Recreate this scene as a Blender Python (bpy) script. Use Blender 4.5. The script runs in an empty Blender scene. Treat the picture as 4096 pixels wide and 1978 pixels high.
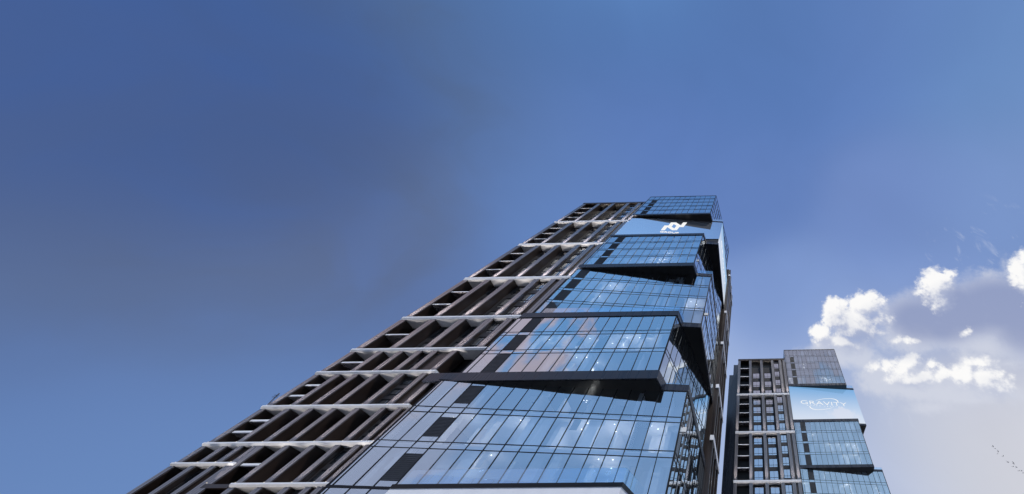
import bpy, bmesh, math, random
from mathutils import Vector, Matrix
R = math.radians
rnd = random.Random(7)
scene = bpy.context.scene
C = scene.collection

# ------------------------------------------------------------------ camera
cam_d = bpy.data.cameras.new("camera")
cam = bpy.data.objects.new("camera", cam_d); C.objects.link(cam)
cam.location = (0, 0, 0)                      # eye height; the pavement lies 1.7 m below
cam.rotation_euler = (R(90 + 60.5), 0, 0)
cam_d.sensor_fit = 'HORIZONTAL'; cam_d.sensor_width = 36
cam_d.lens = 1066 / 4096 * 36
cam_d.shift_x = -947 / 4096
cam_d.clip_start = 0.1; cam_d.clip_end = 5000
scene.camera = cam
scene.view_settings.view_transform = 'Standard'
scene.view_settings.look = 'None'
scene.view_settings.exposure = 0
scene.cycles.max_bounces = 10
scene.cycles.transparent_max_bounces = 16
scene.cycles.glossy_bounces = 5
scene.cycles.diffuse_bounces = 4
scene.cycles.sample_clamp_indirect = 4
scene.cycles.sample_clamp_direct = 5

SUN = Vector((0.30, -0.56, 0.77)).normalized()
EL = math.asin(SUN.z); AZ = math.atan2(SUN.x, SUN.y)

def lin(c):
    return tuple(((v / 255) / 12.92 if v <= 10 else (((v / 255) + .055) / 1.055) ** 2.4) for v in c)

# ------------------------------------------------------------------ world (sky with clouds)
world = bpy.data.worlds.new("World"); scene.world = world
world.use_nodes = True
wt = world.node_tree; wt.nodes.clear()
class G:
    """tiny node-graph helper"""
    def __init__(s, t): s.t = t
    def n(s, typ, **k):
        x = s.t.nodes.new(typ)
        for a, b in k.items(): setattr(x, a, b)
        return x
    def put(s, sock, v):
        if hasattr(v, 'is_linked') or isinstance(v, bpy.types.NodeSocket): s.t.links.new(v, sock)
        else: sock.default_value = v
    def m(s, op, a, b=0.0, c=0.0, clamp=False):
        x = s.n('ShaderNodeMath', operation=op, use_clamp=clamp)
        s.put(x.inputs[0], a); s.put(x.inputs[1], b); s.put(x.inputs[2], c)
        return x.outputs[0]
    def dot(s, v, d):
        x = s.n('ShaderNodeVectorMath', operation='DOT_PRODUCT')
        s.put(x.inputs[0], v); s.put(x.inputs[1], d); return x.outputs['Value']
    def vm(s, op, a, b):
        x = s.n('ShaderNodeVectorMath', operation=op)
        s.put(x.inputs[0], a)
        if op == 'SCALE': s.put(x.inputs['Scale'], b)
        else: s.put(x.inputs[1], b)
        return x.outputs[0]
    def mix(s, f, a, b):
        x = s.n('ShaderNodeMix', data_type='RGBA')
        s.put(x.inputs[0], f); s.put(x.inputs[6], a); s.put(x.inputs[7], b)
        return x.outputs[2]
    def step(s, v, lo, hi):
        x = s.n('ShaderNodeMapRange', interpolation_type='SMOOTHSTEP')
        s.put(x.inputs[0], v); s.put(x.inputs[1], lo); s.put(x.inputs[2], hi)
        return x.outputs[0]
    def noise(s, v, scale, detail=6, rough=.55, dist=0.0):
        x = s.n('ShaderNodeTexNoise')
        s.put(x.inputs['Vector'], v); x.inputs['Scale'].default_value = scale
        x.inputs['Detail'].default_value = detail; x.inputs['Roughness'].default_value = rough
        x.inputs['Distortion'].default_value = dist
        return x.outputs[0]
    def comb(s, a, b, c=0.0):
        x = s.n('ShaderNodeCombineXYZ'); s.put(x.inputs[0], a); s.put(x.inputs[1], b); s.put(x.inputs[2], c)
        return x.outputs[0]

cp, sp = math.cos(R(60.5)), math.sin(R(60.5))
def sky_dir(x, y):
    r, u = (x - 2995) / 1066, (989 - y) / 1066
    return Vector((r, cp - u * sp, sp + u * cp)).normalized()

g = G(wt)
tc = g.n('ShaderNodeTexCoord'); D = tc.outputs['Generated']
# broad colour of the sky in different directions
SKY = [((50, 50), (72, 106, 170)), ((520, 190), (54, 90, 154)), ((1150, 80), (70, 96, 140)), ((1600, 90), (67, 99, 147)),
       ((2150, 60), (70, 111, 168)), ((90, 650), (72, 101, 161)), ((700, 520), (72, 94, 138)), ((1290, 440), (76, 104, 160)),
       ((1960, 510), (84, 116, 170)), ((720, 940), (88, 102, 140)), ((1200, 930), (88, 106, 152)), ((1900, 820), (90, 129, 192)),
       ((2400, 460), (82, 118, 184)), ((100, 1250), (80, 116, 175)), ((800, 1250), (88, 122, 180)), ((250, 1800), (98, 136, 194)),
       ((3000, 150), (75, 115, 178)), ((3500, 200), (84, 121, 186)), ((4050, 250), (98, 138, 194)), ((3000, 720), (90, 124, 188)),
       ((3600, 800), (105, 135, 196)), ((4050, 800), (114, 145, 200)), ((3150, 1250), (118, 148, 206)), ((3700, 1250), (120, 150, 208)),
       ((2600, 30), (70, 112, 173)), ((2300, 10), (69, 110, 170)), ((2900, 10), (72, 113, 175)), ((3250, 10), (75, 116, 179)), ((3800, 30), (86, 126, 186)), ((2995, 385), (78, 117, 182)), ((2700, 500), (84, 121, 188)), ((2300, 700), (90, 128, 192)),
       ((1000, 600), (77, 95, 138)), ((550, 700), (72, 98, 146)), ((1400, 700), (84, 104, 148)), ((400, 900), (74, 102, 160)), ((1650, 350), (69, 102, 154)),
       ((3300, 1750), (170, 185, 221)), ((3350, 1500), (150, 172, 215)), ((3850, 1600), (202, 205, 219)), ((3400, 1950), (172, 187, 221)), ((2900, 1650), (158, 180, 222)), ((3650, 1780), (197, 203, 219)), ((4050, 1850), (213, 213, 219))]
SKYD = [((-.25, -.40, .88), (96, 154, 222)), ((-.37, -.50, .79), (116, 174, 236)), ((-.52, -.63, .57), (114, 172, 232)),
        ((-.38, -.86, .34), (138, 184, 240)), ((-.65, -.72, .2), (166, 182, 220)), ((-.14, -.92, .36), (138, 184, 240)),
        ((.2, -.88, .42), (178, 216, 255)), ((.43, -.84, .3), (182, 216, 252)), ((.2, -.78, .6), (140, 150, 184)),
        ((.9, -.2, .35), (150, 180, 220)), ((.5, -.5, .75), (110, 150, 210)), ((0, 1, .05), (185, 196, 220)), ((-1, -.2, .05), (150, 172, 212)),
        ((1, .1, .05), (190, 200, 220)), ((0, -1, .05), (185, 200, 224))]
ctrl = [(sky_dir(*p), c) for p, c in SKY] + [(Vector(d).normalized(), c) for d, c in SKYD]
num = den = None
for d, c in ctrl:
    w = g.m('EXPONENT', g.m('MULTIPLY_ADD', g.dot(D, d), 60.0, -60.0))
    col = g.vm('SCALE', lin(c), w)
    num = col if num is None else g.vm('ADD', num, col)
    den = w if den is None else g.m('ADD', den, w)
skycol = g.vm('SCALE', num, g.m('DIVIDE', 1.0, g.m('MAXIMUM', den, 1e-6)))
hs = g.n('ShaderNodeHueSaturation'); hs.inputs['Saturation'].default_value = .94; hs.inputs['Value'].default_value = 1.02
g.put(hs.inputs['Color'], skycol); skycol = hs.outputs[0]
# soft large-scale unevenness of thin high haze
hz = g.noise(D, 3.0, 3, .5, .6)
skycol = g.vm('SCALE', skycol, g.m('MULTIPLY_ADD', hz, 0.16, 0.92))

sm = g.m('MULTIPLY', g.step(g.dot(D, sky_dir(1060, 800)), .945, .999), g.step(g.noise(D, 5.5, 4, .5, .8), .22, .62))
skycol = g.mix(g.m('MULTIPLY', sm, .50), skycol, lin((93, 103, 124)) + (1,))
sm2 = g.m('MULTIPLY', g.step(g.dot(D, sky_dir(1200, 150)), .93, .995), g.step(g.noise(D, 6.5, 4, .5, .8), .40, .70))
skycol = g.mix(g.m('MULTIPLY', sm2, .26), skycol, lin((84, 98, 122)) + (1,))
sm3 = g.m('MULTIPLY', g.step(g.dot(D, sky_dir(480, 200)), .94, 1.0), .5)
skycol = g.mix(sm3, skycol, lin((50, 86, 152)) + (1,))

# --- cumulus bank low on the right, laid out on a plane tangent to the sky there
c0 = sky_dir(3650, 1400)
e1 = Vector((0, 0, 1)).cross(c0).normalized() * -1
e1 = (Vector((1, 0, 0)) - c0 * c0.x).normalized(); e2 = e1.cross(c0).normalized()
if e2.z < 0: e2 = -e2
def plane_ab(d): k = d.dot(c0); return d.dot(e1) / k, d.dot(e2) / k
def lobe(u, v, rx, ry):
    x, y = 3200 + .5628 * u, 1000 + .5628 * v
    a, b = plane_ab(sky_dir(x, y))
    a1, b1 = plane_ab(sky_dir(x + 6, y)); a2, b2 = plane_ab(sky_dir(x, y - 6))
    sx = math.hypot(a1 - a, b1 - b) / 6; sy = math.hypot(a2 - a, b2 - b) / 6
    return a, b, rx * .5628 * sx * 1.36, ry * .5628 * sy * 1.36, math.atan2(b1 - b, a1 - a)
k0 = g.m('MAXIMUM', g.dot(D, c0), 0.05)
A_ = g.m('DIVIDE', g.dot(D, e1), k0); B_ = g.m('DIVIDE', g.dot(D, e2), k0)
front = g.step(g.dot(D, c0), .3, .5)
def envelope(lobes, a, b):
    e = None
    for L in lobes:
        la, lb, rx, ry, t = lobe(*L)
        da, db = g.m('SUBTRACT', a, la), g.m('SUBTRACT', b, lb)
        ct, st = math.cos(t), math.sin(t)
        p = g.m('MULTIPLY', g.m('MULTIPLY_ADD', da, ct, g.m('MULTIPLY', db, st)), 1 / rx)
        q = g.m('MULTIPLY', g.m('MULTIPLY_ADD', db, ct, g.m('MULTIPLY', da, -st)), 1 / ry)
        r2 = g.m('MULTIPLY_ADD', p, p, g.m('MULTIPLY', q, q))
        kk = math.sqrt(rx * ry) / .055
        v = g.m('MULTIPLY_ADD', g.m('SQRT', r2), -kk, kk)
        if e is None: e = v
        else:
            x = g.n('ShaderNodeMath', operation='SMOOTH_MAX'); g.put(x.inputs[0], e); g.put(x.inputs[1], v); x.inputs[2].default_value = .25
            e = x.outputs[0]
    return e
WHITE = [(245, 440, 92, 78), (470, 410, 105, 100), (400, 550, 175, 120), (560, 590, 90, 50), (690, 650, 110, 34), (1260, 800, 90, 34), (300, 520, 120, 90), (540, 500, 90, 80), (160, 610, 85, 72), (320, 660, 130, 80),
         (970, 250, 122, 98), (1010, 345, 95, 85), (1575, 190, 75, 105), (1600, 80, 40, 70), (1180, 590, 40, 28), (1205, 575, 30, 24),
         (520, 835, 38, 28), (635, 812, 60, 32), (780, 815, 85, 68), (730, 860, 120, 50), (880, 880, 110, 50), (640, 850, 60, 30), (935, 830, 60, 48), (1010, 880, 90, 60), (1170, 910, 120, 80),
         (1310, 940, 150, 95), (1415, 1000, 85, 85), (800, 920, 190, 60)]
GREY = [(840, 500, 250, 165), (1120, 430, 360, 185), (1420, 400, 380, 200), (1580, 560, 260, 190), (1000, 560, 300, 110)]
PALE = [(760, 640, 200, 80), (1330, 650, 260, 90), (1250, 790, 160, 75), (800, 950, 360, 100), (620, 900, 200, 80), (1150, 1020, 330, 70),
        (240, 740, 220, 90), (420, 800, 130, 50), (620, 1040, 50, 60), (1480, 810, 100, 28), (1350, 180, 50, 35), (1440, 95, 30, 40), (930, 1120, 160, 40)]
def fbm(a, b):
    v = g.comb(a, b, 0.37)
    wv = g.n('ShaderNodeTexNoise'); g.put(wv.inputs['Vector'], v); wv.inputs['Scale'].default_value = 16; wv.inputs['Detail'].default_value = 3
    v2 = g.vm('ADD', v, g.vm('SCALE', g.vm('SUBTRACT', wv.outputs[1], (.5, .5, .5)), .035))
    vo = g.n('ShaderNodeTexVoronoi', feature='SMOOTH_F1'); g.put(vo.inputs['Vector'], v2)
    vo.inputs['Scale'].default_value = 26; vo.inputs['Detail'].default_value = 3; vo.inputs['Roughness'].default_value = .55
    vo.inputs['Smoothness'].default_value = .35; vo.normalize = True
    bil = g.m('SUBTRACT', .42, vo.outputs[0])
    n1 = g.noise(v, 11, 8, .6, .2); n2 = g.noise(v, 70, 5, .65)
    soft = g.m('ADD', g.m('MULTIPLY', g.m('SUBTRACT', n1, .5), 2.0), g.m('MULTIPLY', g.m('SUBTRACT', n2, .5), .7))
    return g.m('ADD', soft, g.m('MULTIPLY', bil, 1.5)), soft
def dens(lobes, a, b, f): return g.m('MULTIPLY_ADD', envelope(lobes, a, b), 1.5, f)
f0, s0 = fbm(A_, B_)
la_, lb_ = g.m('ADD', A_, -.010), g.m('ADD', B_, .020)         # up and left, the side painted as lit on the clouds
f1, s1 = fbm(la_, lb_)
dw = dens(WHITE, A_, B_, f0); dw2 = dens(WHITE, la_, lb_, f1)
eb = envelope(WHITE, g.m('ADD', A_, -.022), g.m('ADD', B_, .045))
lit = g.m('ADD', g.m('MULTIPLY', g.step(g.m('SUBTRACT', dw, dw2), -.50, .55), .62), g.m('MULTIPLY', g.step(eb, 1.3, -.6), .46), clamp=True)
aw = g.step(g.m('DIVIDE', g.m('SUBTRACT', dw, .05), g.m('MULTIPLY_ADD', lit, -1.30, 1.95)), .0, 1.0)
wcol = g.mix(lit, lin((166, 177, 208)) + (1,), lin((255, 254, 253)) + (1,))
f0 = s0
dg = g.m('ADD', envelope(GREY, A_, B_), g.m('MULTIPLY', f0, .8))
ag = g.m('MULTIPLY', g.step(dg, -.25, .95), .88)
gl = g.step(g.m('SUBTRACT', g.m('MULTIPLY', f0, .35), g.m('MULTIPLY', dg, .42)), -.60, .15)
gcol = g.mix(gl, lin((150, 161, 196)) + (1,), lin((206, 212, 230)) + (1,))
dp = g.m('ADD', envelope(PALE, A_, B_), g.m('MULTIPLY', f0, .9))
ap = g.m('MULTIPLY', g.step(dp, -.25, .8), .80)
wz = g.noise(g.comb(g.m('MULTIPLY_ADD', B_, .35, A_), g.m('MULTIPLY', B_, .45), 3.1), 30, 6, .62, .6)
wm = g.m('MULTIPLY', g.step(g.dot(D, sky_dir(3960, 1060)), .978, .998), g.step(wz, .56, .78))
wm = g.m('ADD', wm, g.m('MULTIPLY', g.step(g.dot(D, sky_dir(3560, 1590)), .994, .9995), g.step(wz, .52, .74)), clamp=True)
skycol = g.mix(g.m('MULTIPLY', wm, .38), skycol, lin((214, 221, 238)) + (1,))
skycol = g.mix(g.m('MULTIPLY', ap, front), skycol, lin((213, 217, 230)) + (1,))
skycol = g.mix(g.m('MULTIPLY', ag, front), skycol, gcol)
skycol = g.mix(g.m('MULTIPLY', aw, front), skycol, wcol)

# --- clouds behind the viewer (seen mirrored in the glass)
def back_cloud(col, d, width, soft, tint, amount, scale=2.6):
    n_ = g.noise(D, scale, 6, .55, .4)
    v = g.m('ADD', g.dot(D, Vector(d).normalized()), g.m('MULTIPLY', g.m('SUBTRACT', n_, .5), .16))
    a = g.m('MULTIPLY', g.step(v, width, width + soft), amount)
    return g.mix(a, col, lin(tint) + (1,))
skycol = back_cloud(skycol, (-.75, -.49, .50), .970, .014, (224, 200, 206), .85, 5)
skycol = back_cloud(skycol, (-.72, -.66, .22), .95, .04, (206, 206, 226), .5, 4)
skycol = back_cloud(skycol, (.16, -.80, .62), .974, .022, (182, 178, 196), .88, 4)

nish = g.n('ShaderNodeTexSky', sky_type='NISHITA', sun_disc=False, sun_elevation=EL, sun_rotation=AZ)
bg1 = g.n('ShaderNodeBackground'); g.put(bg1.inputs[0], skycol); bg1.inputs[1].default_value = 0.97
bg2 = g.n('ShaderNodeBackground'); g.put(bg2.inputs[0], nish.outputs[0]); bg2.inputs[1].default_value = 0.002
ad = g.n('ShaderNodeAddShader'); wo = g.n('ShaderNodeOutputWorld')
wt.links.new(bg1.outputs[0], ad.inputs[0]); wt.links.new(bg2.outputs[0], ad.inputs[1]); wt.links.new(ad.outputs[0], wo.inputs[0])
world.cycles.sampling_method = 'MANUAL'; world.cycles.sample_map_resolution = 512

# ------------------------------------------------------------------ sun
sd = bpy.data.lights.new("sun", 'SUN'); sd.energy = 2.4; sd.angle = R(.5); sd.color = (1, .95, .88)
so = bpy.data.objects.new("sun", sd); C.objects.link(so)
so.rotation_euler = SUN.to_track_quat('Z', 'Y').to_euler()

# ------------------------------------------------------------------ materials
def mat(name):
    m = bpy.data.materials.new(name); m.use_nodes = True
    t = m.node_tree; t.nodes.clear()
    q = G(t); o = q.n('ShaderNodeOutputMaterial')
    return m, q, o
def principled(name, base, rough=.5, spec=.5, metal=0.0, mottle=0.0, scale=1.5, base2=None, bump=0.0, ior=1.5, coat=0.0, streak=False):
    m, q, o = mat(name)
    b = q.n('ShaderNodeBsdfPrincipled')
    b.inputs['Roughness'].default_value = rough; b.inputs['Metallic'].default_value = metal
    b.inputs['Specular IOR Level'].default_value = spec; b.inputs['IOR'].default_value = ior
    b.inputs['Coat Weight'].default_value = coat; b.inputs['Coat Roughness'].default_value = .15; b.inputs['Coat IOR'].default_value = 1.8
    tcn = q.n('ShaderNodeTexCoord').outputs['Object']
    if streak: tcn = q.vm('MULTIPLY', tcn, (1, 1, .12))
    if base2 is not None:
        n_ = q.step(q.noise(tcn, scale, 8, .65, .5), .35, .65)
        q.put(b.inputs['Base Color'], q.mix(n_, base + (1,), base2 + (1,)))
        q.put(b.inputs['Roughness'], q.m('MULTIPLY_ADD', n_, .15, rough - .07))
    else: b.inputs['Base Color'].default_value = base + (1,)
    if bump:
        bp = q.n('ShaderNodeBump'); bp.inputs['Strength'].default_value = bump
        q.put(bp.inputs['Height'], q.noise(tcn, scale * 4, 6, .6)); q.t.links.new(bp.outputs[0], b.inputs['Normal'])
    q.t.links.new(b.outputs[0], o.inputs[0])
    return m
def glass_mat(name, base_r, gain, tint, trans):
    m, q, o = mat(name)
    lw = q.n('ShaderNodeLayerWeight'); lw.inputs[0].default_value = .5
    f = q.m('MULTIPLY_ADD', q.m('POWER', lw.outputs['Facing'], 1.6), gain, base_r, clamp=True)
    gl = q.n('ShaderNodeBsdfGlossy'); gl.inputs['Roughness'].default_value = 0.0; gl.inputs[0].default_value = tint + (1,)
    tr = q.n('ShaderNodeBsdfTransparent'); tr.inputs[0].default_value = trans + (1,)
    mx = q.n('ShaderNodeMixShader'); q.put(mx.inputs[0], f)
    q.t.links.new(tr.outputs[0], mx.inputs[1]); q.t.links.new(gl.outputs[0], mx.inputs[2]); q.t.links.new(mx.outputs[0], o.inputs[0])
    return m
def emit(name, col, strength):
    m, q, o = mat(name); e = q.n('ShaderNodeEmission'); e.inputs[0].default_value = col + (1,); e.inputs[1].default_value = strength
    q.t.links.new(e.outputs[0], o.inputs[0]); return m

M = {}
M['stone'] = principled('dark_stone_panel', (.016, .0108, .0095), .36, .4, base2=(.028, .0185, .0155), scale=.9, ior=1.5, streak=True, coat=.2)
M['clad'] = principled('mauve_grey_cladding', (.074, .069, .079), .30, .5, base2=(.102, .095, .106), scale=1.1, ior=1.8, streak=True, coat=.7)
M['slate'] = principled('slate_panel', (.017, .016, .019), .38, .4, base2=(.025, .024, .028), scale=.7, streak=True)
M['navy'] = principled('navy_panel', (.012, .016, .028), .22, .6, base2=(.016, .021, .034), scale=.3, ior=1.7, streak=True)
M['white'] = principled('white_ledge', (.80, .82, .88), .55, .4, base2=(.75, .77, .83), scale=.8, streak=True)
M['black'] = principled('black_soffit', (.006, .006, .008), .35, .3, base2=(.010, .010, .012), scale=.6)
M['fascia'] = principled('blue_black_fascia', (.016, .020, .034), .28, .6, base2=(.019, .024, .039), scale=1.2, ior=1.45, streak=True)
M['mullion'] = principled('black_aluminium', (.005, .006, .010), .5, .3)
M['louvre'] = principled('black_louvre', (.014, .017, .024), .40, .5, base2=(.03, .034, .044), scale=2)
M['room'] = principled('white_plaster', (.75, .75, .76), .8, .2, base2=(.68, .68, .70), scale=.5)
M['curtain'] = principled('pale_curtain', (.70, .70, .70), .85, .1, base2=(.55, .55, .56), scale=3, streak=True)
M['blind'] = principled('charcoal_blind', (.03, .032, .04), .7, .2, base2=(.045, .046, .055), scale=3, streak=True)
M['concrete'] = principled('grey_stone_ceiling', (.22, .21, .20), .6, .3, base2=(.14, .13, .125), scale=1.4)
M['pave'] = principled('pavement', (.10, .10, .10), .8, .3, base2=(.13, .125, .12), scale=.4)
M['glass'] = glass_mat('mirror_blue_glass', .53, .55, (.84, .93, 1.0), (.78, .87, .97))
M['rail'] = glass_mat('clear_balustrade_glass', .12, .5, (.9, .97, 1.0), (.82, .92, 1.0))
M['win'] = glass_mat('window_glass', .62, .4, (.92, .95, 1.0), (.5, .55, .62))
M['logo_w'] = emit('white_lettering', (1, 1, 1), .93)
M['down'] = emit('warm_downlight', (1, .90, .76), 9)
M['lamp'] = emit('warm_uplight', (1, .86, .70), .8)
M['mast'] = principled('grey_metal', (.05, .055, .075), .5, .5, metal=.3)
M['bird'] = principled('dark_feathers', (.13, .13, .15), .8, .2)
# LED screen: blue on top running to white with a small cloud picture
def screen_mat(name, z0, z1, top, bot, cloud=None, pix=True):
    m, q, o = mat(name)
    tcn = q.n('ShaderNodeTexCoord').outputs['Object']
    sx = q.n('ShaderNodeSeparateXYZ'); q.put(sx.inputs[0], tcn)
    t_ = q.step(sx.outputs[2], z0, z1)
    col = q.mix(t_, lin(bot) + (1,), lin(top) + (1,))
    if cloud:
        cx, cz, rx, rz = cloud
        p = q.m('MULTIPLY', q.m('SUBTRACT', sx.outputs[0], cx), 1 / rx); z_ = q.m('MULTIPLY', q.m('SUBTRACT', sx.outputs[2], cz), 1 / rz)
        e = q.m('SUBTRACT', 1.0, q.m('SQRT', q.m('MULTIPLY_ADD', p, p, q.m('MULTIPLY', z_, z_))))
        e = q.m('ADD', e, q.m('MULTIPLY', q.m('SUBTRACT', q.noise(tcn, .35, 6, .6), .5), 1.8))
        col = q.mix(q.m('MULTIPLY', q.step(e, 0, .5), .7), col, lin((236, 238, 248)) + (1,))
    if pix:
        wv = q.m('SINE', q.m('MULTIPLY', q.m('ADD', sx.outputs[0], q.m('MULTIPLY', sx.outputs[2], 1.4)), 9.0))
        col = q.vm('SCALE', col, q.m('MULTIPLY_ADD', wv, .025, .975))
    em = q.n('ShaderNodeEmission'); q.put(em.inputs[0], col); em.inputs[1].default_value = .80
    gl = q.n('ShaderNodeBsdfGlossy'); gl.inputs[1].default_value = .08; gl.inputs[0].default_value = (.12, .13, .15, 1)
    a = q.n('ShaderNodeAddShader'); q.t.links.new(em.outputs[0], a.inputs[0]); q.t.links.new(gl.outputs[0], a.inputs[1])
    q.t.links.new(a.outputs[0], o.inputs[0]); return m
M['screen'] = screen_mat('led_screen_sky', 50.5, 71.5, (92, 168, 228), (236, 242, 252), (19.0, 57.0, 7.5, 2.6))
M['screen_side'] = screen_mat('led_screen_pale', 56, 76, (150, 195, 240), (248, 250, 255), None, False)
mm, q, o = mat('glossy_blue_panel')
gl = q.n('ShaderNodeBsdfGlossy'); gl.inputs[0].default_value = (.97, .98, 1.0, 1); gl.inputs[1].default_value = .015
df = q.n('ShaderNodeBsdfDiffuse'); df.inputs[0].default_value = (.55, .60, .68, 1)
mx = q.n('ShaderNodeMixShader'); mx.inputs[0].default_value = .86
q.t.links.new(df.outputs[0], mx.inputs[1]); q.t.links.new(gl.outputs[0], mx.inputs[2]); q.t.links.new(mx.outputs[0], o.inputs[0])
M['panel'] = mm

# ------------------------------------------------------------------ mesh helpers
class MB:
    def __init__(s): s.v = []; s.f = []
    def add(s, vs, fs):
        n = len(s.v); s.v += [tuple(v) for v in vs]; s.f += [tuple(n + i for i in f) for f in fs]
    def box(s, x0, x1, y0, y1, z0, z1):
        s.add([(x0, y0, z0), (x1, y0, z0), (x1, y1, z0), (x0, y1, z0), (x0, y0, z1), (x1, y0, z1), (x1, y1, z1), (x0, y1, z1)],
              [(0, 3, 2, 1), (4, 5, 6, 7), (0, 1, 5, 4), (1, 2, 6, 5), (2, 3, 7, 6), (3, 0, 4, 7)])
    def prism(s, poly, z0, z1):                    # poly counter-clockwise seen from above
        n = len(poly)
        s.add([(x, y, z0) for x, y in poly] + [(x, y, z1) for x, y in poly],
              [tuple(range(n - 1, -1, -1)), tuple(range(n, 2 * n))] + [(i, (i + 1) % n, n + (i + 1) % n, n + i) for i in range(n)])
    def quad(s, a, b, c, d): s.add([a, b, c, d], [(0, 1, 2, 3)])
    def bar(s, P, Q, off0, off1, t0, t1, z0, z1):
        """box along plan line P->Q from t0 to t1 (metres), off = distance outward (right-hand normal)"""
        d = (Q - P).normalized(); n = Vector((d.y, -d.x))
        c = [P + d * t + n * o_ for t, o_ in ((t0, off1), (t1, off1), (t1, off0), (t0, off0))]
        s.prism([(p.x, p.y) for p in c], z0, z1)
    def tube(s, a, b, r0, r1=None, n=6):
        a, b = Vector(a), Vector(b); r1 = r0 if r1 is None else r1
        d = (b - a).normalized(); x = d.orthogonal().normalized(); y = d.cross(x)
        vs = []
        for p, r in ((a, r0), (b, r1)):
            vs += [p + (x * math.cos(2 * math.pi * i / n) + y * math.sin(2 * math.pi * i / n)) * r for i in range(n)]
        s.add(vs, [(i, (i + 1) % n, n + (i + 1) % n, n + i) for i in range(n)] + [tuple(range(n - 1, -1, -1)), tuple(range(n, 2 * n))])
    def build(s, name, m, parent=None):
        me = bpy.data.meshes.new(name); me.from_pydata(s.v, [], s.f); me.update()
        me.materials.append(m)
        ob = bpy.data.objects.new(name, me); C.objects.link(ob)
        if parent is not None: ob.parent = parent
        return ob
def tag(ob, label, cat, group=None):
    ob['label'] = label; ob['category'] = cat
    if group: ob['group'] = group
    return ob
def empty(name, loc, rz=0.0):
    ob = bpy.data.objects.new(name, None); C.objects.link(ob); ob.location = loc; ob.rotation_euler = (0, 0, rz); ob.empty_display_size = .5
    return ob
V2 = lambda x, y: Vector((x, y))
GROUND = -1.7

# ------------------------------------------------------------------ setting
gm = MB(); gm.box(-3000, 3000, -3000, 3000, GROUND - 1, GROUND); go = gm.build('ground', M['pave']); go['kind'] = 'structure'

# ------------------------------------------------------------------ towers
PITCH = 1.77
UPL = {}
def uplight(parent, x, y, z, energy, streak):
    mb = MB(); mb.tube((x, y, z), (x, y, z + .03), .045, .05, 8)
    ob = mb.build('uplight', M['lamp'], parent)
    key = round(energy)
    if key not in UPL:
        l = bpy.data.lights.new('uplight_beam', 'SPOT'); l.energy = energy; l.color = (1, .90, .80)
        l.spot_size = R(56); l.spot_blend = 1.0; l.shadow_soft_size = .05; UPL[key] = l
    lo = bpy.data.objects.new('uplight_beam', UPL[key]); C.objects.link(lo); lo.parent = ob
    if ('s', round(streak)) not in UPL:
        l = bpy.data.lights.new('uplight_streak', 'SPOT'); l.energy = streak; l.color = (1, .90, .80)
        l.spot_size = R(11); l.spot_blend = .8; l.shadow_soft_size = .03; UPL[('s', round(streak))] = l
    l2 = bpy.data.objects.new('uplight_streak', UPL[('s', round(streak))]); C.objects.link(l2); l2.parent = ob
    l2.location = (x, y, z + .05); l2.rotation_euler = (R(180 - 6), 0, 0)
    lo.location = (x, y, z + .09); lo.rotation_euler = (R(180 - 7), 0, 0)     # beam straight up, leaning on the pier
    return ob

def pier(parent, xc, w, z0, z1, depth):
    h = w / 2; gq = .035 * w
    mb = MB(); mb.box(xc - h + .012, xc + h - .012, .15, depth, z0, z1)
    ob = mb.build('pier', M['stone'], parent)
    cl = MB()
    cl.prism([(xc - h, 0), (xc - gq, 0), (xc - gq, .11), (xc + gq, .11), (xc + gq, 0), (xc + h, 0), (xc + h, .15), (xc - h, .15)], z0, z1)
    cl.build('cladding', M['clad'], ob)
    return ob

def window(parent, x0, x1, y, z0, z1):
    """frame with a centre post, a low rail and the panes; stands in the wall whose face is at y"""
    f = MB(); t = .07; ya, yb = y - .05, y + .08
    f.box(x0, x0 + t, ya, yb, z0, z1); f.box(x1 - t, x1, ya, yb, z0, z1)
    f.box(x0 + t, x1 - t, ya, yb, z0, z0 + t); f.box(x0 + t, x1 - t, ya, yb, z1 - t, z1)
    xm = (x0 + x1) / 2; zr = z0 + (z1 - z0) * .26
    f.box(xm - t / 2, xm + t / 2, ya + .005, yb, z0 + t, z1 - t); f.box(x0 + t, xm - t / 2, ya + .01, yb, zr - t / 2, zr + t / 2); f.box(xm + t / 2, x1 - t, ya + .01, yb, zr - t / 2, zr + t / 2)
    w = f.build('window', M['mullion'], parent)
    p = MB(); p.quad((x0 + t, y + .03, z0 + t), (x1 - t, y + .03, z0 + t), (x1 - t, y + .03, z1 - t), (x0 + t, y + .03, z1 - t))
    p.build('pane', M['win'], w)
    return w

def wall_with_holes(mb, x0, x1, y0, y1, z0, z1, holes):
    """solid wall with rectangular openings all of one width, holes = [(hx0,hx1,hz0,hz1)] sorted upwards"""
    if not holes: mb.box(x0, x1, y0, y1, z0, z1); return
    hx0, hx1 = holes[0][0], holes[0][1]
    mb.box(x0, hx0, y0, y1, z0, z1); mb.box(hx1, x1, y0, y1, z0, z1)
    z = z0
    for h in holes:
        if h[2] > z: mb.box(hx0, hx1, y0, y1, z, h[2])
        z = h[3]
    if z < z1: mb.box(hx0, hx1, y0, y1, z, z1)

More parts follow.
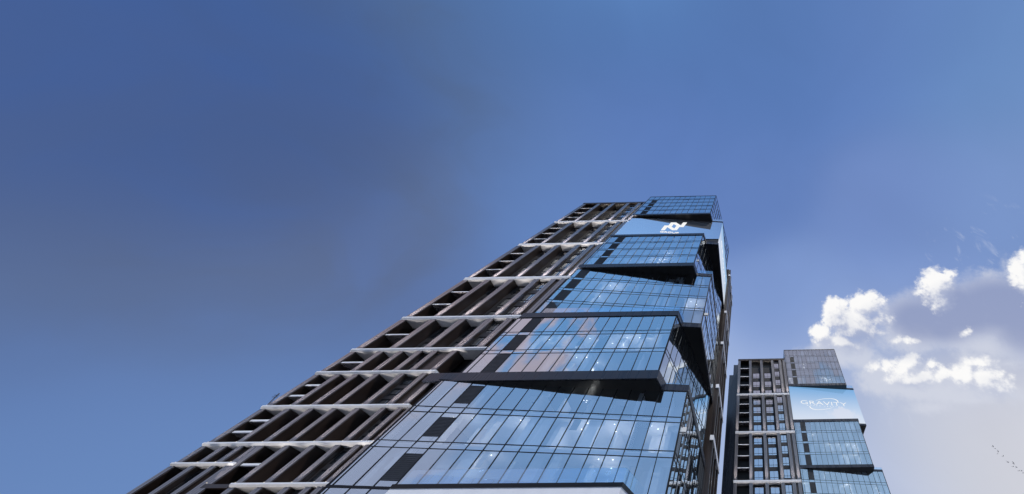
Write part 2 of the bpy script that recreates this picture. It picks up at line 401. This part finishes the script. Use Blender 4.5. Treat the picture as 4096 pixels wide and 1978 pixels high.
DEPTH = 1.9
def segment(T, z0, z1, fins, w, edge, bands_at=None, floors=4, recess=False, lamp=120, band_h=.7, narrow_w=None, right=0.0, band_to=None, band_from=None):
    """one height of the stone facade between two white ledges. fins: x centres; the first is the left corner.
    bays: first = loggia, next ones = deep window bays, the last but one = narrow window bay, the last = blank strip"""
    for x in fins:
        pier(T, x, w, z0, z1, DEPTH)
        uplight(T, x, -.17, z0 + .01, lamp * 22 * min(1, (z1 - z0) / 10), (46000 if lamp != LAMP2 else 12000) * min(1, (z1 - z0) / 13.5) ** 2.6)
    fl = floors; h = (z1 - z0) / fl
    nb = len(fins) - 1
    for i in range(nb):
        a, b = fins[i] + w / 2, fins[i + 1] - w / 2
        if i == 0:                                            # loggia: slabs, dark back, rail
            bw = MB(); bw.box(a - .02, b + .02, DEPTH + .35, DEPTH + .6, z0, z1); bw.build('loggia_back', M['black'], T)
            for k in range(1, fl):
                zz = z0 + h * k
                sl = MB(); sl.box(a, b, .25, DEPTH + .34, zz - .12, zz + .12)
                so_ = sl.build('balcony_slab', M['clad'], T)
                ed = MB(); ed.box(a, b, .21, .248, zz - .05, zz + .13); ed.build('slab_edge', M['white'], so_)
        elif i == nb - 1:                                     # blank strip
            st = MB(); st.box(a - .02, b + .02, .35, DEPTH - .01, z0, z1); st.build('infill_panel', M['stone'], T)
        else:
            narrow = i == nb - 2
            y = .62 if narrow else DEPTH - .22
            top = z1 - (2.6 if recess and not narrow else 0)
            hs = []
            n = fl if not (recess and not narrow) else fl
            inset = .16 if narrow else max(.25, (b - a) * .14)
            wh = min(2.45, h * .72)
            for k in range(n):
                wz = z0 + h * k + h - wh - .12 - (1.2 if recess else 0.15)
                if k == 0 and wz < z0 + .02: wz = z0 + .02
                if wz + wh > top - .1: continue
                hs.append((a + inset, b - inset, wz, wz + wh))
            wl = MB(); wall_with_holes(wl, a - .02, b + .02, y, y + .2, z0, top, hs); wl.build('bay_wall', M['slate'], T)
            if top < z1:
                rb = MB(); rb.box(a - .02, b + .02, DEPTH + .6, DEPTH + .8, top, z1); rb.box(a, b, .3, DEPTH + .58, z1 - .25, z1 - .02); rb.build('recess_ceiling', M['concrete'], T)
            for hh in hs: window(T, hh[0], hh[1], y + .1, hh[2], hh[3])
    # ledge under this segment
    bl = MB(); xl = fins[0] - w / 2 - .05 if band_from is None else band_from; xr = right if band_to is None else band_to
    bh = band_h * .9
    prof = [(-.20, z0), (-.20, z0 - bh * .45), (-.02, z0 - bh), (DEPTH + .1, z0 - bh), (DEPTH + .1, z0)]
    np_ = len(prof)
    bl.add([(xl, y_, z_) for y_, z_ in prof] + [(xr, y_, z_) for y_, z_ in prof],
           [tuple(range(np_)), tuple(range(2 * np_ - 1, np_ - 1, -1))] + [(i, i + np_, (i + 1) % np_ + np_, (i + 1) % np_) for i in range(np_)])
    bl.build('ledge', M['white'], T)

def plan(kind, P):
    if kind == 'A': return [V2(P['ul'], -.15), V2(23.55, -.15), V2(26.8, 21.5), V2(P['ul'], 21.5)]
    s_ = P['slope']; return [V2(P['ul'], s_ * P['ul']), V2(27.05, s_ * 27.05), V2(27.05, 24.0), V2(P['ul'], 24.0)]
def offset(poly, d):
    n = len(poly); out = []
    for i in range(n):
        p0, p1, p2 = poly[i - 1], poly[i], poly[(i + 1) % n]
        d1, d2 = (p1 - p0).normalized(), (p2 - p1).normalized()
        n1, n2 = V2(d1.y, -d1.x), V2(d2.y, -d2.x)
        b = (n1 + n2); b = b / b.length_squared * 2
        out.append(p1 + b * d)
    return [(p.x, p.y) for p in out]

def glass_box(T, kind, z0, z1, floors, ul, slope, louvre=None, lights=(), room_seed=1, depth_rooms=6.5, gap=0.0):
    """one glazed block of the tower: frame + glazing strips + louvres + floors + rooms"""
    P = dict(ul=ul, slope=slope); poly = plan(kind, P)
    h = (z1 - z0) / floors; t = .085
    fr = MB()
    faces = [(poly[0], poly[1], 'front'), (poly[1], poly[2], 'side'), (poly[3], poly[0], 'left')]
    levels = [z0 + h * k for k in range(1, floors)]
    for A, B, nm in faces:
        L = (B - A).length
        ts = [L - PITCH * k for k in range(1, int(L / PITCH) + 1)] if nm == 'front' else [PITCH * k for k in range(1, int(L / PITCH) + 1)]
        for x in ts:
            if .2 < x < L - .2: fr.bar(A, B, -.08, .045, x - t / 2, x + t / 2, z0, z1)
        for z in levels:
            for zz in (z - .30, z + .30): fr.bar(A, B, -.07, .035, 0, L, zz - .035, zz + .035)
        fr.bar(A, B, -.1, .06, L - .12, L + .05, z0, z1); fr.bar(A, B, -.1, .055, -.04, .10, z0, z1)
        fr.bar(A, B, -.1, .05, 0, L, z0, z0 + .1); fr.bar(A, B, -.1, .05, 0, L, z1 - .1, z1)
    box = fr.build('glass_box', M['mullion'], T)
    # glazing, a strip per storey
    rg = random.Random(room_seed * 31)
    for k in range(floors):
        gz = MB()
        za, zb = z0 + h * k, z0 + h * (k + 1)
        for A, B, nm in faces:
            L_ = (B - A).length; d_ = (B - A) / L_; n_ = V2(d_.y, -d_.x)
            if nm == 'front': cuts = [0] + sorted(L_ - PITCH * q_ for q_ in range(1, int(L_ / PITCH) + 1) if L_ - PITCH * q_ > .2) + [L_]
            else: cuts = [0] + [PITCH * q_ for q_ in range(1, int(L_ / PITCH) + 1) if PITCH * q_ < L_ - .2] + [L_]
            for c0_, c1_ in zip(cuts, cuts[1:]):                 # every pane sits a hair out of true
                tx, tz = rg.uniform(-.013, .013), rg.uniform(-.011, .011); hw, hh_ = (c1_ - c0_) / 2, (zb - za) / 2
                def pt(t__, z__, sx, sz):
                    o_ = sx * tx * hw + sz * tz * hh_
                    p_ = A + d_ * t__ + n_ * o_; return (p_.x, p_.y, z__)
                gz.quad(pt(c0_, za, -1, -1), pt(c1_, za, 1, -1), pt(c1_, zb, 1, 1), pt(c0_, zb, -1, 1))
        gz.build('glazing_strip', M['glass'], box)
    # louvre panels
    if louvre is not None:
        A, B = poly[0], poly[1]; L = (B - A).length
        t1 = L - PITCH * (louvre - 1) - t / 2; t0 = L - PITCH * louvre + t / 2
        for k in range(floors):
            lv = MB(); za, zb = z0 + h * k + (.34 + gap if k else .1 + gap), z0 + h * (k + 1) - (.34 if k < floors - 1 else .1) - gap
            if kind == 'A' and floors == 5 and k == 4: continue
            lv.bar(A, B, -.05, .012, t0, t1, za, zb)
            n_ = 14
            for j in range(n_):
                zz = za + (zb - za) * (j + .5) / n_
                lv.bar(A, B, .0, .05, t0, t1, zz - .03, zz + .03)
            lv.build('louvre_panel', M['louvre'], box)
    # floors and rooms
    inner = offset(poly, -.25)
    fs = MB()
    for z in levels: fs.prism(inner, z - .24, z + .22)
    fs.build('floor_slab', M['room'], box)
    r_ = random.Random(room_seed)
    rm = MB()
    front = offset(poly, -depth_rooms)
    rm.prism(front, z0 + .05, z1 - .05)
    A, B = poly[0], poly[1]; L = (B - A).length
    for k in range(floors):
        za, zb = z0 + h * k + .23, z0 + h * (k + 1) - .25
        x = 1.5
        while x < L - 1:
            dpt = r_.choice([1.0, 2.5, 5.5, 5.5]); st = r_.choice([.4, 1.0, 2.2])
            rm.bar(A, B, -st - dpt, -st, x, x + r_.choice([.25, .5, 1.2]), za, zb)
            if r_.random() < .5: rm.bar(A, B, -st - .3, -st, x, x + r_.uniform(1, 2.4), zb - .5, zb)
            x += r_.uniform(2.2, 4.2)
        A2, B2 = poly[1], poly[2]; x = 3.0; L2 = (B2 - A2).length
        while x < L2 - 2:
            rm.bar(A2, B2, -4, -r_.uniform(.5, 1.5), x, x + .4, za, zb); x += r_.uniform(3, 5)
    rm.build('room_wall', M['room'], box)
    n_c = max(8, int(floors * 4))
    for _ in range(n_c):                                          # blinds and curtains just behind the panes
        k = r_.randrange(floors); za, zb = z0 + h * k + .24, z0 + h * (k + 1) - .26
        j = r_.randrange(1, int(L / PITCH)); x0 = L - PITCH * j + r_.choice([.1, .1, .8]); wd = r_.choice([.5, .8, 1.5])
        lo_ = za if r_.random() < .6 else za + (zb - za) * r_.uniform(.3, .7)
        cu = MB(); cu.bar(A, B, -.45, -.40, x0, x0 + wd, lo_, zb); cu.build('curtain', M['curtain'] if r_.random() < .65 else M['blind'], box)
    for (k, s_, dd) in lights:
        d = (B - A).normalized(); n = V2(d.y, -d.x); p = A + d * s_ - n * dd
        zc = z0 + h * (k + 1) - .27
        l = MB(); l.tube((p.x, p.y, zc - .04), (p.x, p.y, zc), .055, .055, 8); dob = l.build('downlight', M['down'], box)
        if 'room' not in UPL:
            b_ = bpy.data.lights.new('downlight_beam', 'POINT'); b_.energy = 30; b_.color = (1, .93, .84); b_.shadow_soft_size = .25; UPL['room'] = b_
        lo = bpy.data.objects.new('downlight_beam', UPL['room']); C.objects.link(lo); lo.parent = dob; lo.location = (p.x, p.y, zc - 1.15)
    return box

def slab(T, za, zb, ulA, ulB, slope, A=True, B=True, name='fascia'):
    """dark ledge between two blocks, the outline of the block above and of the block below"""
    m = MB()
    if A: m.prism(offset(plan('A', dict(ul=ulA, slope=slope)), .14), za, zb)
    if B: m.prism(offset(plan('B', dict(ul=ulB, slope=slope)), .10), za + .12, zb - .13)
    return m.build(name, M['fascia'], T)
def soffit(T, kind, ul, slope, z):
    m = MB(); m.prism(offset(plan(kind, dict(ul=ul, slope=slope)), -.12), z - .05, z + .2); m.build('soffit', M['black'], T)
def balustrade(T, kind, ul, slope, z, t_from):
    poly = plan(kind, dict(ul=ul, slope=slope)); m = MB()
    L = (poly[1] - poly[0]).length
    m.bar(poly[0], poly[1], -.02, .02, t_from, L, z, z + 1.15)
    m.bar(poly[1], poly[2], -.02, .02, .03, 8.0, z, z + 1.15)
    m.build('balustrade', M['rail'], T)

def core(T, u0, u1, z1):
    m = MB(); m.box(u0, u1, DEPTH + .62, 26, GROUND, z1); m.build('core_wall', M['slate'], T)

def strokes(mb, pts, w0, w1, y_of, dy):
    """ribbon through (u,z) points with width from w0 to w1 laid on a plane y = y_of(u)"""
    n = len(pts); quad = []
    for i, (u, z) in enumerate(pts):
        a = pts[max(0, i - 1)]; b = pts[min(n - 1, i + 1)]
        d = V2(b[0] - a[0], b[1] - a[1]).normalized(); nn = V2(-d.y, d.x); w = w0 + (w1 - w0) * i / (n - 1)
        w *= (1 + 1.2 * abs(nn.x)) / 2.0
        quad.append(((u + nn.x * w, z + nn.y * w), (u - nn.x * w, z - nn.y * w)))
    for (a, b), (c, d) in zip(quad, quad[1:]):
        P = [a, b, d, c]
        vs = [(u, y_of(u) - dy, z) for u, z in P] + [(u, y_of(u) - dy + .06, z) for u, z in P]
        mb.add(vs, [(0, 1, 2, 3), (7, 6, 5, 4), (0, 4, 5, 1), (1, 5, 6, 2), (2, 6, 7, 3), (3, 7, 4, 0)])

def text_mesh(name, body, width, height, spacing=1.0, shear=0.0, offset_=0.0):
    cu = bpy.data.curves.new(name, 'FONT'); cu.body = body; cu.size = 1; cu.extrude = .02; cu.space_character = spacing; cu.shear = shear; cu.offset = offset_
    ob = bpy.data.objects.new(name, cu); C.objects.link(ob)
    bpy.context.view_layer.update()
    me = bpy.data.meshes.new_from_object(ob.evaluated_get(bpy.context.evaluated_depsgraph_get()))
    bpy.data.objects.remove(ob); bpy.data.curves.remove(cu)
    xs = [v.co.x for v in me.vertices]; ys = [v.co.y for v in me.vertices]
    x0, x1, y0, y1 = min(xs), max(xs), min(ys), max(ys)
    for v in me.vertices: v.co.x = (v.co.x - x0) / (x1 - x0) * width; v.co.y = (v.co.y - y0) / (y1 - y0) * height
    return me

def place_text(me, name, u0, z0, slope, parent, dy=.12, m=None):
    """stand the text mesh on the plane y = slope*u (front face of a receding block)"""
    for v in me.vertices:
        x, y, z = v.co; u = u0 + x
        v.co = (u, slope * u - dy - z, z0 + y)
    me.materials.clear(); me.materials.append(m or M['logo_w'])
    ob = bpy.data.objects.new(name, me); C.objects.link(ob); ob.parent = parent
    return ob

LAMP2 = 160
# ---------------------------------------------------------------- main tower
root = empty('skyscraper', (-35.0, 31.04, 0), -.02)
tag(root, 'tall near skyscraper of dark stone piers with blue glass boxes jutting out', 'skyscraper')
SL = .10
segment(root, 70.3, 85.0, [-20.1, -15.1, -10.3, -5.3, -1.45, .30], 1.0, -20.6, floors=4, recess=True, lamp=150, right=.4)
segment(root, 56.9, 69.6, [-20.3, -15.6, -10.4, -5.3, -1.9, -.05], 1.0, -20.8, floors=4, lamp=150, right=.2)
segment(root, 43.0, 56.2, [-20.6, -15.9, -11.0, -6.0, -2.6, -.75], 1.0, -21.0, floors=4, lamp=150, right=-.2)
segment(root, 32.2, 42.35, [-20.75, -16.2, -11.5, -6.5, -3.1, -1.2], .95, -21.2, floors=3, lamp=120, band_h=.55, right=-1.4)
segment(root, 25.9, 31.65, [-20.9, -16.0, -11.1, -6.6, -3.4, -1.75], .95, -21.3, floors=2, lamp=80, band_h=.42, right=-1.9)
segment(root, 22.3, 25.5, [-21.0, -17.0, -14.1, -11.4, -9.2, -6.4], .7, -21.4, floors=2, lamp=60, band_h=.36, right=-5.6)
segment(root, 17.9, 21.95, [-21.1, -18.3, -15.9, -13.2, -9.8, -6.9, -5.0], .62, -21.5, floors=3, lamp=60, band_h=.34, right=-4.2)
segment(root, 14.1, 17.55, [-21.2, -18.2, -15.45, -12.75, -10.0, -7.0, -5.0, -3.8], .55, -21.5, floors=3, lamp=50, band_h=.30, right=-3.2)
segment(root, 10.7, 13.8, [-15.2, -12.5, -9.8, -7.2, -5.1, -4.0], .55, -15.5, floors=2, lamp=45, band_h=.28, right=-3.4, band_from=-12.8)
segment(root, 12.35, 13.8, [-21.3, -19.1, -17.3, -15.2 - .56], .5, -21.6, floors=1, lamp=40, band_h=.24, right=-15.3)
segment(root, GROUND, 12.1, [-21.4, -19.3, -17.2, -15.2 - .56], .5, -21.6, floors=5, lamp=40, band_h=.1, right=-15.4)
segment(root, GROUND, 10.4, [-15.2, -12.5, -9.9, -7.3, -5.3, -4.2], .55, -15.5, floors=4, lamp=40, band_h=.1, right=-3.6)
fill = MB(); fill.box(-15.45, -12.95, .02, DEPTH, 10.41, 10.69); fill.build('infill_panel', M['stone'], root)
cap = MB(); cap.box(-20.75, .45, -.06, 24, 85.0, 85.9); cap.build('roof_parapet', M['stone'], root)
side = MB(); side.box(-21.2, -20.55, DEPTH + .01, 25.9, GROUND, 84.98); side.build('side_wall', M['stone'], root)
core(root, -20.5, .2, 84.9)

glass_box(root, 'A', 74.4, 90.3, 5, .5, SL, louvre=12, room_seed=3)
cr = MB(); cr.prism(offset(plan('A', dict(ul=.5, slope=SL)), .05), 90.3, 90.55); cr.build('roof_parapet', M['fascia'], root)
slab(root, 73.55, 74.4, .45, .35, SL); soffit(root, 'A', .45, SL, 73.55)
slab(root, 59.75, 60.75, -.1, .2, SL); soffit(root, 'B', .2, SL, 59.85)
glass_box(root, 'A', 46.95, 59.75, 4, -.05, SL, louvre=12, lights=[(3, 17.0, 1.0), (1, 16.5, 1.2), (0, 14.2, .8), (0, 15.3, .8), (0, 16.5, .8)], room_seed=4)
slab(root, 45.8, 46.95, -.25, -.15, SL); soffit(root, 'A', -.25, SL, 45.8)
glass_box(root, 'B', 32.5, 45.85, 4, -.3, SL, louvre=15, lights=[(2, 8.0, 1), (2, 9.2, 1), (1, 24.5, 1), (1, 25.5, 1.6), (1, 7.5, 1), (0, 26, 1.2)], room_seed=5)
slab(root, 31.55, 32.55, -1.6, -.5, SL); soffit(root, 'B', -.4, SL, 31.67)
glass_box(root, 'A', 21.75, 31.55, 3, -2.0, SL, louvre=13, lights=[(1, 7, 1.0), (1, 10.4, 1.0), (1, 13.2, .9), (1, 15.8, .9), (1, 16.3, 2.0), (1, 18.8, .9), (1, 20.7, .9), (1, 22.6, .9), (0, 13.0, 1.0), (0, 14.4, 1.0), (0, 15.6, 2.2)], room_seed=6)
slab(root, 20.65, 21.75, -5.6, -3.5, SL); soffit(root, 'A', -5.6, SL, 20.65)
glass_box(root, 'B', 10.35, 20.75, 3, -3.3, SL, louvre=15, lights=[(2, 17.0, 2.5), (2, 17.4, 2.5), (2, 17.2, 2.9), (1, 12.0, 1), (1, 13.8, 1), (1, 12.4, 2.5), (1, 19.6, 1), (1, 18.6, 2.4), (1, 22.7, 1), (1, 22.6, 2.6), (1, 27.0, 1), (1, 27.7, 1.6), (1, 25, 2.6), (0, 22.5, 1), (0, 24, 1), (0, 11.5, 1), (0, 23.5, 3), (1, 4.5, 1), (1, 6.6, 1)], room_seed=8, gap=.42)
glass_box(root, 'B', GROUND + .05, 10.35, 3, -3.3, SL, louvre=15, room_seed=9, gap=.42)
wl = MB(); wl.prism(offset(plan('A', dict(ul=2.9, slope=SL)), .14), GROUND, 10.15); wl.build('podium_wall', M['white'], root)
wl = MB(); wl.prism(offset(plan('A', dict(ul=2.9, slope=SL)), .20), 10.15, 10.45); wl.build('fascia', M['black'], root)
balustrade(root, 'A', -1.9, SL, 32.55, 3.0); balustrade(root, 'A', 2.9, SL, 10.45, .3)
balustrade(root, 'B', -.4, SL, 20.65, 24.5); balustrade(root, 'B', -.4, SL, 46.8, 24.5)
# stone wing at the right rear
w = MB(); w.box(1.0, 27.4, 24.05, 40, GROUND, 80); w.build('rear_wing_wall', M['stone'], root)
for z0, z1 in ((GROUND, 25.0), (25.8, 35.0), (35.8, 46.6), (47.4, 57.8), (58.6, 76.0), (76.8, 80)):
    for yy in (24.3, 27.2, 31.5, 36.0):
        p = MB(); p.box(27.4, 28.0, yy, yy + 1.1, z0, z1); p.build('pier', M['stone'], root)
for z in (25.0, 35.0, 46.6, 57.8, 76.0):
    p = MB(); p.box(26.9, 28.1, 24.06, 38, z, z + .8); p.build('ledge', M['white'], root)
bx = MB(); bx.prism(offset(plan('B', dict(ul=.4, slope=SL)), -.15), 60.75, 73.5); bx.build('screen_block', M['black'], root)

# mirror panel with the emblem, and the pale LED screen on the flank of the same block
lg = empty('wall_sign', (-35.0, 31.04, 0), -.02)
tag(lg, 'glossy sky blue sign panel with white angular emblem high on the near tower', 'sign')
pb = plan('B', dict(ul=.4, slope=SL))
p = MB(); p.bar(pb[0], pb[1], -.14, .02, 0, (pb[1] - pb[0]).length, 60.75, 73.5); p.build('panel', M['panel'], lg)
OUT = [(10.97, 65.84), (11.13, 68.68), (12.21, 68.87), (12.36, 71.0), (13.78, 71.25), (15.52, 69.49), (15.75, 71.6), (16.8, 71.79), (16.42, 68.77), (15.3, 68.58), (15.09, 66.52), (13.83, 66.31), (12.09, 67.94), (11.92, 65.99)]
HOLE = [(13.33, 70.27), (14.4, 69.2), (14.2, 67.24), (13.15, 68.29)]
def emblem(parent):
    bm = bmesh.new()
    loops = []
    for L in (OUT, HOLE):
        vs = [bm.verts.new((u, SL * u - .09, z)) for u, z in L]
        loops += [bm.edges.new((vs[i], vs[(i + 1) % len(vs)])) for i in range(len(vs))]
    res = bmesh.ops.triangle_fill(bm, use_beauty=True, edges=loops)
    fs = [f for f in res['geom'] if isinstance(f, bmesh.types.BMFace)]
    ex = bmesh.ops.extrude_face_region(bm, geom=fs)
    for v in ex['geom']:
        if isinstance(v, bmesh.types.BMVert): v.co.y += .08
    bmesh.ops.recalc_face_normals(bm, faces=bm.faces)
    me = bpy.data.meshes.new('emblem'); bm.to_mesh(me); bm.free(); me.materials.append(M['logo_w'])
    ob = bpy.data.objects.new('emblem', me); C.objects.link(ob); ob.parent = parent
emblem(lg)
place_text(text_mesh('lettering', 'GROUP', 4.95, .80), 'lettering', 11.0, 64.4, SL, lg, .055)
lt = lg.children[-1]
for v in lt.data.vertices: v.co.z += (v.co.x - 11.0) * .145        # letters run parallel to the upper edge
ls = empty('led_screen', (-35.0, 31.04, 0), -.02)
tag(ls, 'narrow white video screen on the right flank of the near tower', 'screen')
p = MB(); p.bar(pb[1], pb[2], -.1, .03, .1, (pb[2] - pb[1]).length, 60.75, 73.5); p.build('panel', M['screen_side'], ls)
me = text_mesh('lettering', 'GRAVITY', 16, 1.6, 1.05)
for v in me.vertices:
    x, y, z = v.co; v.co = (27.05 + .05 + z, 5.5 + x, 66.5 + y)
me.materials.append(M['logo_w']); ob = bpy.data.objects.new('lettering', me); C.objects.link(ob); ob.parent = ls

# ---------------------------------------------------------------- twin tower
tw = empty('skyscraper', (16.3, 103.54, 0), -.028)
tag(tw, 'distant twin skyscraper with white ledges and glass boxes, right of the near tower', 'skyscraper')
S2 = .118
FX = [-20.5, -15.6, -10.65, -5.8, -2.4, -.62]
segment(tw, 64.1, 79.6, FX, 1.05, -21.1, floors=4, recess=True, lamp=LAMP2, right=-.06, band_h=.7)
segment(tw, 50.3, 63.4, FX, 1.05, -21.1, floors=4, lamp=LAMP2, right=.05, band_h=.7)
segment(tw, 36.4, 49.6, FX, 1.05, -21.1, floors=4, lamp=LAMP2, right=.0, band_h=.7)
segment(tw, 22.6, 35.7, FX, 1.05, -21.1, floors=4, lamp=LAMP2, right=.0, band_h=.7)
segment(tw, GROUND, 21.9, FX, 1.05, -21.1, floors=7, lamp=LAMP2, right=.0, band_h=.3)
cap = MB(); cap.box(-21.1, -.05, -.06, 24, 79.6, 80.4); cap.build('roof_parapet', M['stone'], tw)
core(tw, -21.0, -.1, 79.5)
side = MB(); side.box(-21.3, -20.98, DEPTH + .01, 25.9, GROUND, 79.55); side.build('side_wall', M['navy'], tw)
for a, b, y0, zt in ((-23.55, -21.32, 6.4, 82.2), (-25.35, -23.57, 6.9, 77.3)):
    w = MB(); w.box(a, b, y0, 24, GROUND, zt); w.build('side_wing', M['navy'], tw)
glass_box(tw, 'A', 67.8, 84.6, 5, .1, S2, louvre=12, lights=[(2, 8, 1), (0, 1, 1), (0, 4.5, 1), (0, 15, 1), (0, 16, 1), (1, 17, 2), (0, 17.8, 2)], room_seed=11)
cr = MB(); cr.prism(offset(plan('A', dict(ul=.1, slope=S2)), .05), 84.6, 84.85); cr.build('roof_parapet', M['fascia'], tw)
slab(tw, 66.95, 67.8, .08, .1, S2); soffit(tw, 'A', .05, S2, 66.95)
slab(tw, 53.1, 53.95, .05, .1, S2); soffit(tw, 'B', .1, S2, 53.2)
glass_box(tw, 'A', 40.0, 53.1, 4, .1, S2, louvre=12, lights=[(2, 6.2, 1), (1, 11.5, 1), (1, 14.5, 1), (0, 16.5, 1), (1, 17.5, 1.4), (0, 15, 2), (3, 17, 1), (0, 19, 1), (1, 20, 2)], room_seed=12)
slab(tw, 39.3, 40.0, .05, .1, S2); soffit(tw, 'A', .05, S2, 39.3)
glass_box(tw, 'B', 26.6, 39.4, 4, .1, S2, louvre=14, lights=[(2, 1, 1), (2, 13, 1), (2, 14.5, 1), (2, 24, 1), (3, 8, 1)], room_seed=13)
slab(tw, 25.6, 26.6, .05, .1, S2); soffit(tw, 'B', .05, S2, 25.7)
glass_box(tw, 'A', GROUND + .05, 25.6, 8, .1, S2, louvre=12, room_seed=14)
balustrade(tw, 'B', .1, S2, 39.3, 24.5); balustrade(tw, 'B', .1, S2, 67.7, 24.5)
bx = MB(); bx.prism(offset(plan('B', dict(ul=.1, slope=S2)), -.15), 53.95, 66.9); bx.build('screen_block', M['black'], tw)
sc = empty('led_screen', (16.3, 103.54, 0), -.028)
tag(sc, 'big sky blue video screen reading GRAVITY on the distant tower', 'screen')
pb2 = plan('B', dict(ul=.1, slope=S2))
p = MB(); p.bar(pb2[0], pb2[1], -.14, .03, 0, (pb2[1] - pb2[0]).length, 53.95, 66.9)
p.bar(pb2[1], pb2[2], -.14, .03, .05, (pb2[2] - pb2[1]).length, 53.95, 66.9); p.build('panel', M['screen'], sc)
def skew(ob, u0, k):
    for v in ob.data.vertices: v.co.z += (v.co.x - u0) * k
skew(place_text(text_mesh('lettering', 'GRAVITY', 18.2, 1.38, 1.0, 0, -.012), 'lettering', 3.95, 60.02, S2, sc), 3.95, -.004)
place_text(text_mesh('subtitle', 'Ж И Л О Й   К В А Р Т А Л', 13.95, .30, 1.5), 'subtitle', 6.1, 59.42, S2, sc)
mb = MB(); strokes(mb, [(10.0, 61.6), (10.99, 61.88), (12.72, 62.32), (14.0, 62.55), (15.27, 62.66), (16.2, 62.70), (16.91, 62.67), (17.55, 62.58), (18.08, 62.44), (18.5, 62.24), (18.77, 61.99), (18.94, 61.55)], .04, .19, lambda u: S2 * u, .14); mb.build('upper_arc', M['logo_w'], sc)
mb = MB(); strokes(mb, [(16.1, 59.15), (14.72, 58.77), (12.97, 58.41), (12.0, 58.24), (10.92, 58.12), (10.1, 58.06), (9.34, 58.08), (8.6, 58.18), (7.98, 58.35), (7.55, 58.60), (7.33, 58.85), (7.21, 59.2)], .04, .19, lambda u: S2 * u, .14); mb.build('lower_arc', M['logo_w'], sc)

# ---------------------------------------------------------------- antenna at the left edge of the near tower
an = empty('antenna', (-56.94, 31.75, 18.33))
tag(an, 'thin dark aerial with two crossbars at the left edge of the near tower', 'antenna')
mb = MB(); mb.tube((0, 0, 0), (-.71, 0, 1.31), .055, .05, 8); mb.tube((.62, .1, .12), (-.05, 0, .12), .04); mb.build('mast', M['mast'], an)
for k, (z, hw) in enumerate(((1.05, .27), (.82, .33))):
    mb = MB(); xx = -.71 * z / 1.31; mb.tube((xx - hw, -.05, z), (xx + hw, -.05, z), .035); mb.build('crossbar', M['mast'], an)

# ---------------------------------------------------------------- birds
def bird(name, loc, span, dihedral, bank, yaw, label):
    b = MB()
    # spindle body along x with tail, two swept wings
    ring = [(-.30, .0), (-.16, .035), (0, .06), (.14, .05), (.24, .022), (.33, .004)]
    n = 8; vs = []; fs = []
    for i, (x, r) in enumerate(ring):
        for j in range(n):
            a = 2 * math.pi * j / n; vs.append((x, r * math.cos(a), r * math.sin(a)))
    for i in range(len(ring) - 1):
        for j in range(n): fs.append((i * n + j, i * n + (j + 1) % n, (i + 1) * n + (j + 1) % n, (i + 1) * n + j))
    b.add(vs, fs)
    for s_ in (-1, 1):
        ch = [(0, .13, -.10), (.35, .17, -.07), (.7, .06, -.10), (1, -.10, -.13)]
        vs = []
        for t_, xf, xb in ch:
            y = s_ * (.04 + t_ * span / 2); z = math.sin(dihedral) * t_ * span / 2
            vs += [(xf, y, z + .012), (xb, y, z + .012), (xb, y, z - .008), (xf, y, z - .008)]
        fs = []
        for i in range(3):
            for j in range(4): fs.append((i * 4 + j, i * 4 + (j + 1) % 4, (i + 1) * 4 + (j + 1) % 4, (i + 1) * 4 + j))
        fs += [(0, 1, 2, 3), (15, 14, 13, 12)]
        b.add(vs, fs)
    b.add([(-.28, .03, .01), (-.48, .09, .01), (-.48, -.09, .01), (-.28, -.03, .01), (-.28, .03, -.01), (-.48, .09, -.01), (-.48, -.09, -.01), (-.28, -.03, -.01)],
          [(0, 1, 2, 3), (7, 6, 5, 4), (0, 4, 5, 1), (1, 5, 6, 2), (2, 6, 7, 3), (3, 7, 4, 0)])
    ob = b.build(name, M['bird']); ob.location = loc; ob.rotation_euler = (bank, 0, yaw)
    tag(ob, label, 'bird', 'birds flying in a slanting line'); return ob
BIRDS = [(600, 300, .8, -.9, .4), (667, 378, .9, .2, .2), (772, 465, 1.0, -1.0, .8), (750, 548, .7, .3, .1), (925, 632, 1.5, .1, .3), (1100, 835, 1.5, .6, .7),
         (1275, 855, 1.1, -1.1, .3), (1262, 975, 1.1, .2, .3), (1385, 1005, 1.2, .7, .5), (1458, 1115, 1.0, .2, .3), (1555, 1120, 1.1, .6, .4), (1600, 1185, .9, .3, .3)]
BL = ['topmost bird of the slanting line, wings raised', 'second bird from the top of the slanting line', 'third bird from the top, wings banked steeply',
      'small dark bird just under the steeply banked one', 'wide winged bird in the middle of the line', 'V shaped bird below the wide winged one',
      'bird with upright wings right of the V shaped one', 'pale bird just under the one with upright wings', 'pale V shaped bird low in the line',
      'faint flat bird left of the last pair', 'faint bird right of the flat one near the end', 'last faint bird at the lower right end of the line']
for (u, v, s_, bk, dh), lb in zip(BIRDS, BL):
    d = sky_dir(3900 + u * .12062, 1750 + v * .12062)
    bird('bird', d * 170, s_ * .95, dh, bk, rnd.uniform(-.5, .5), lb)
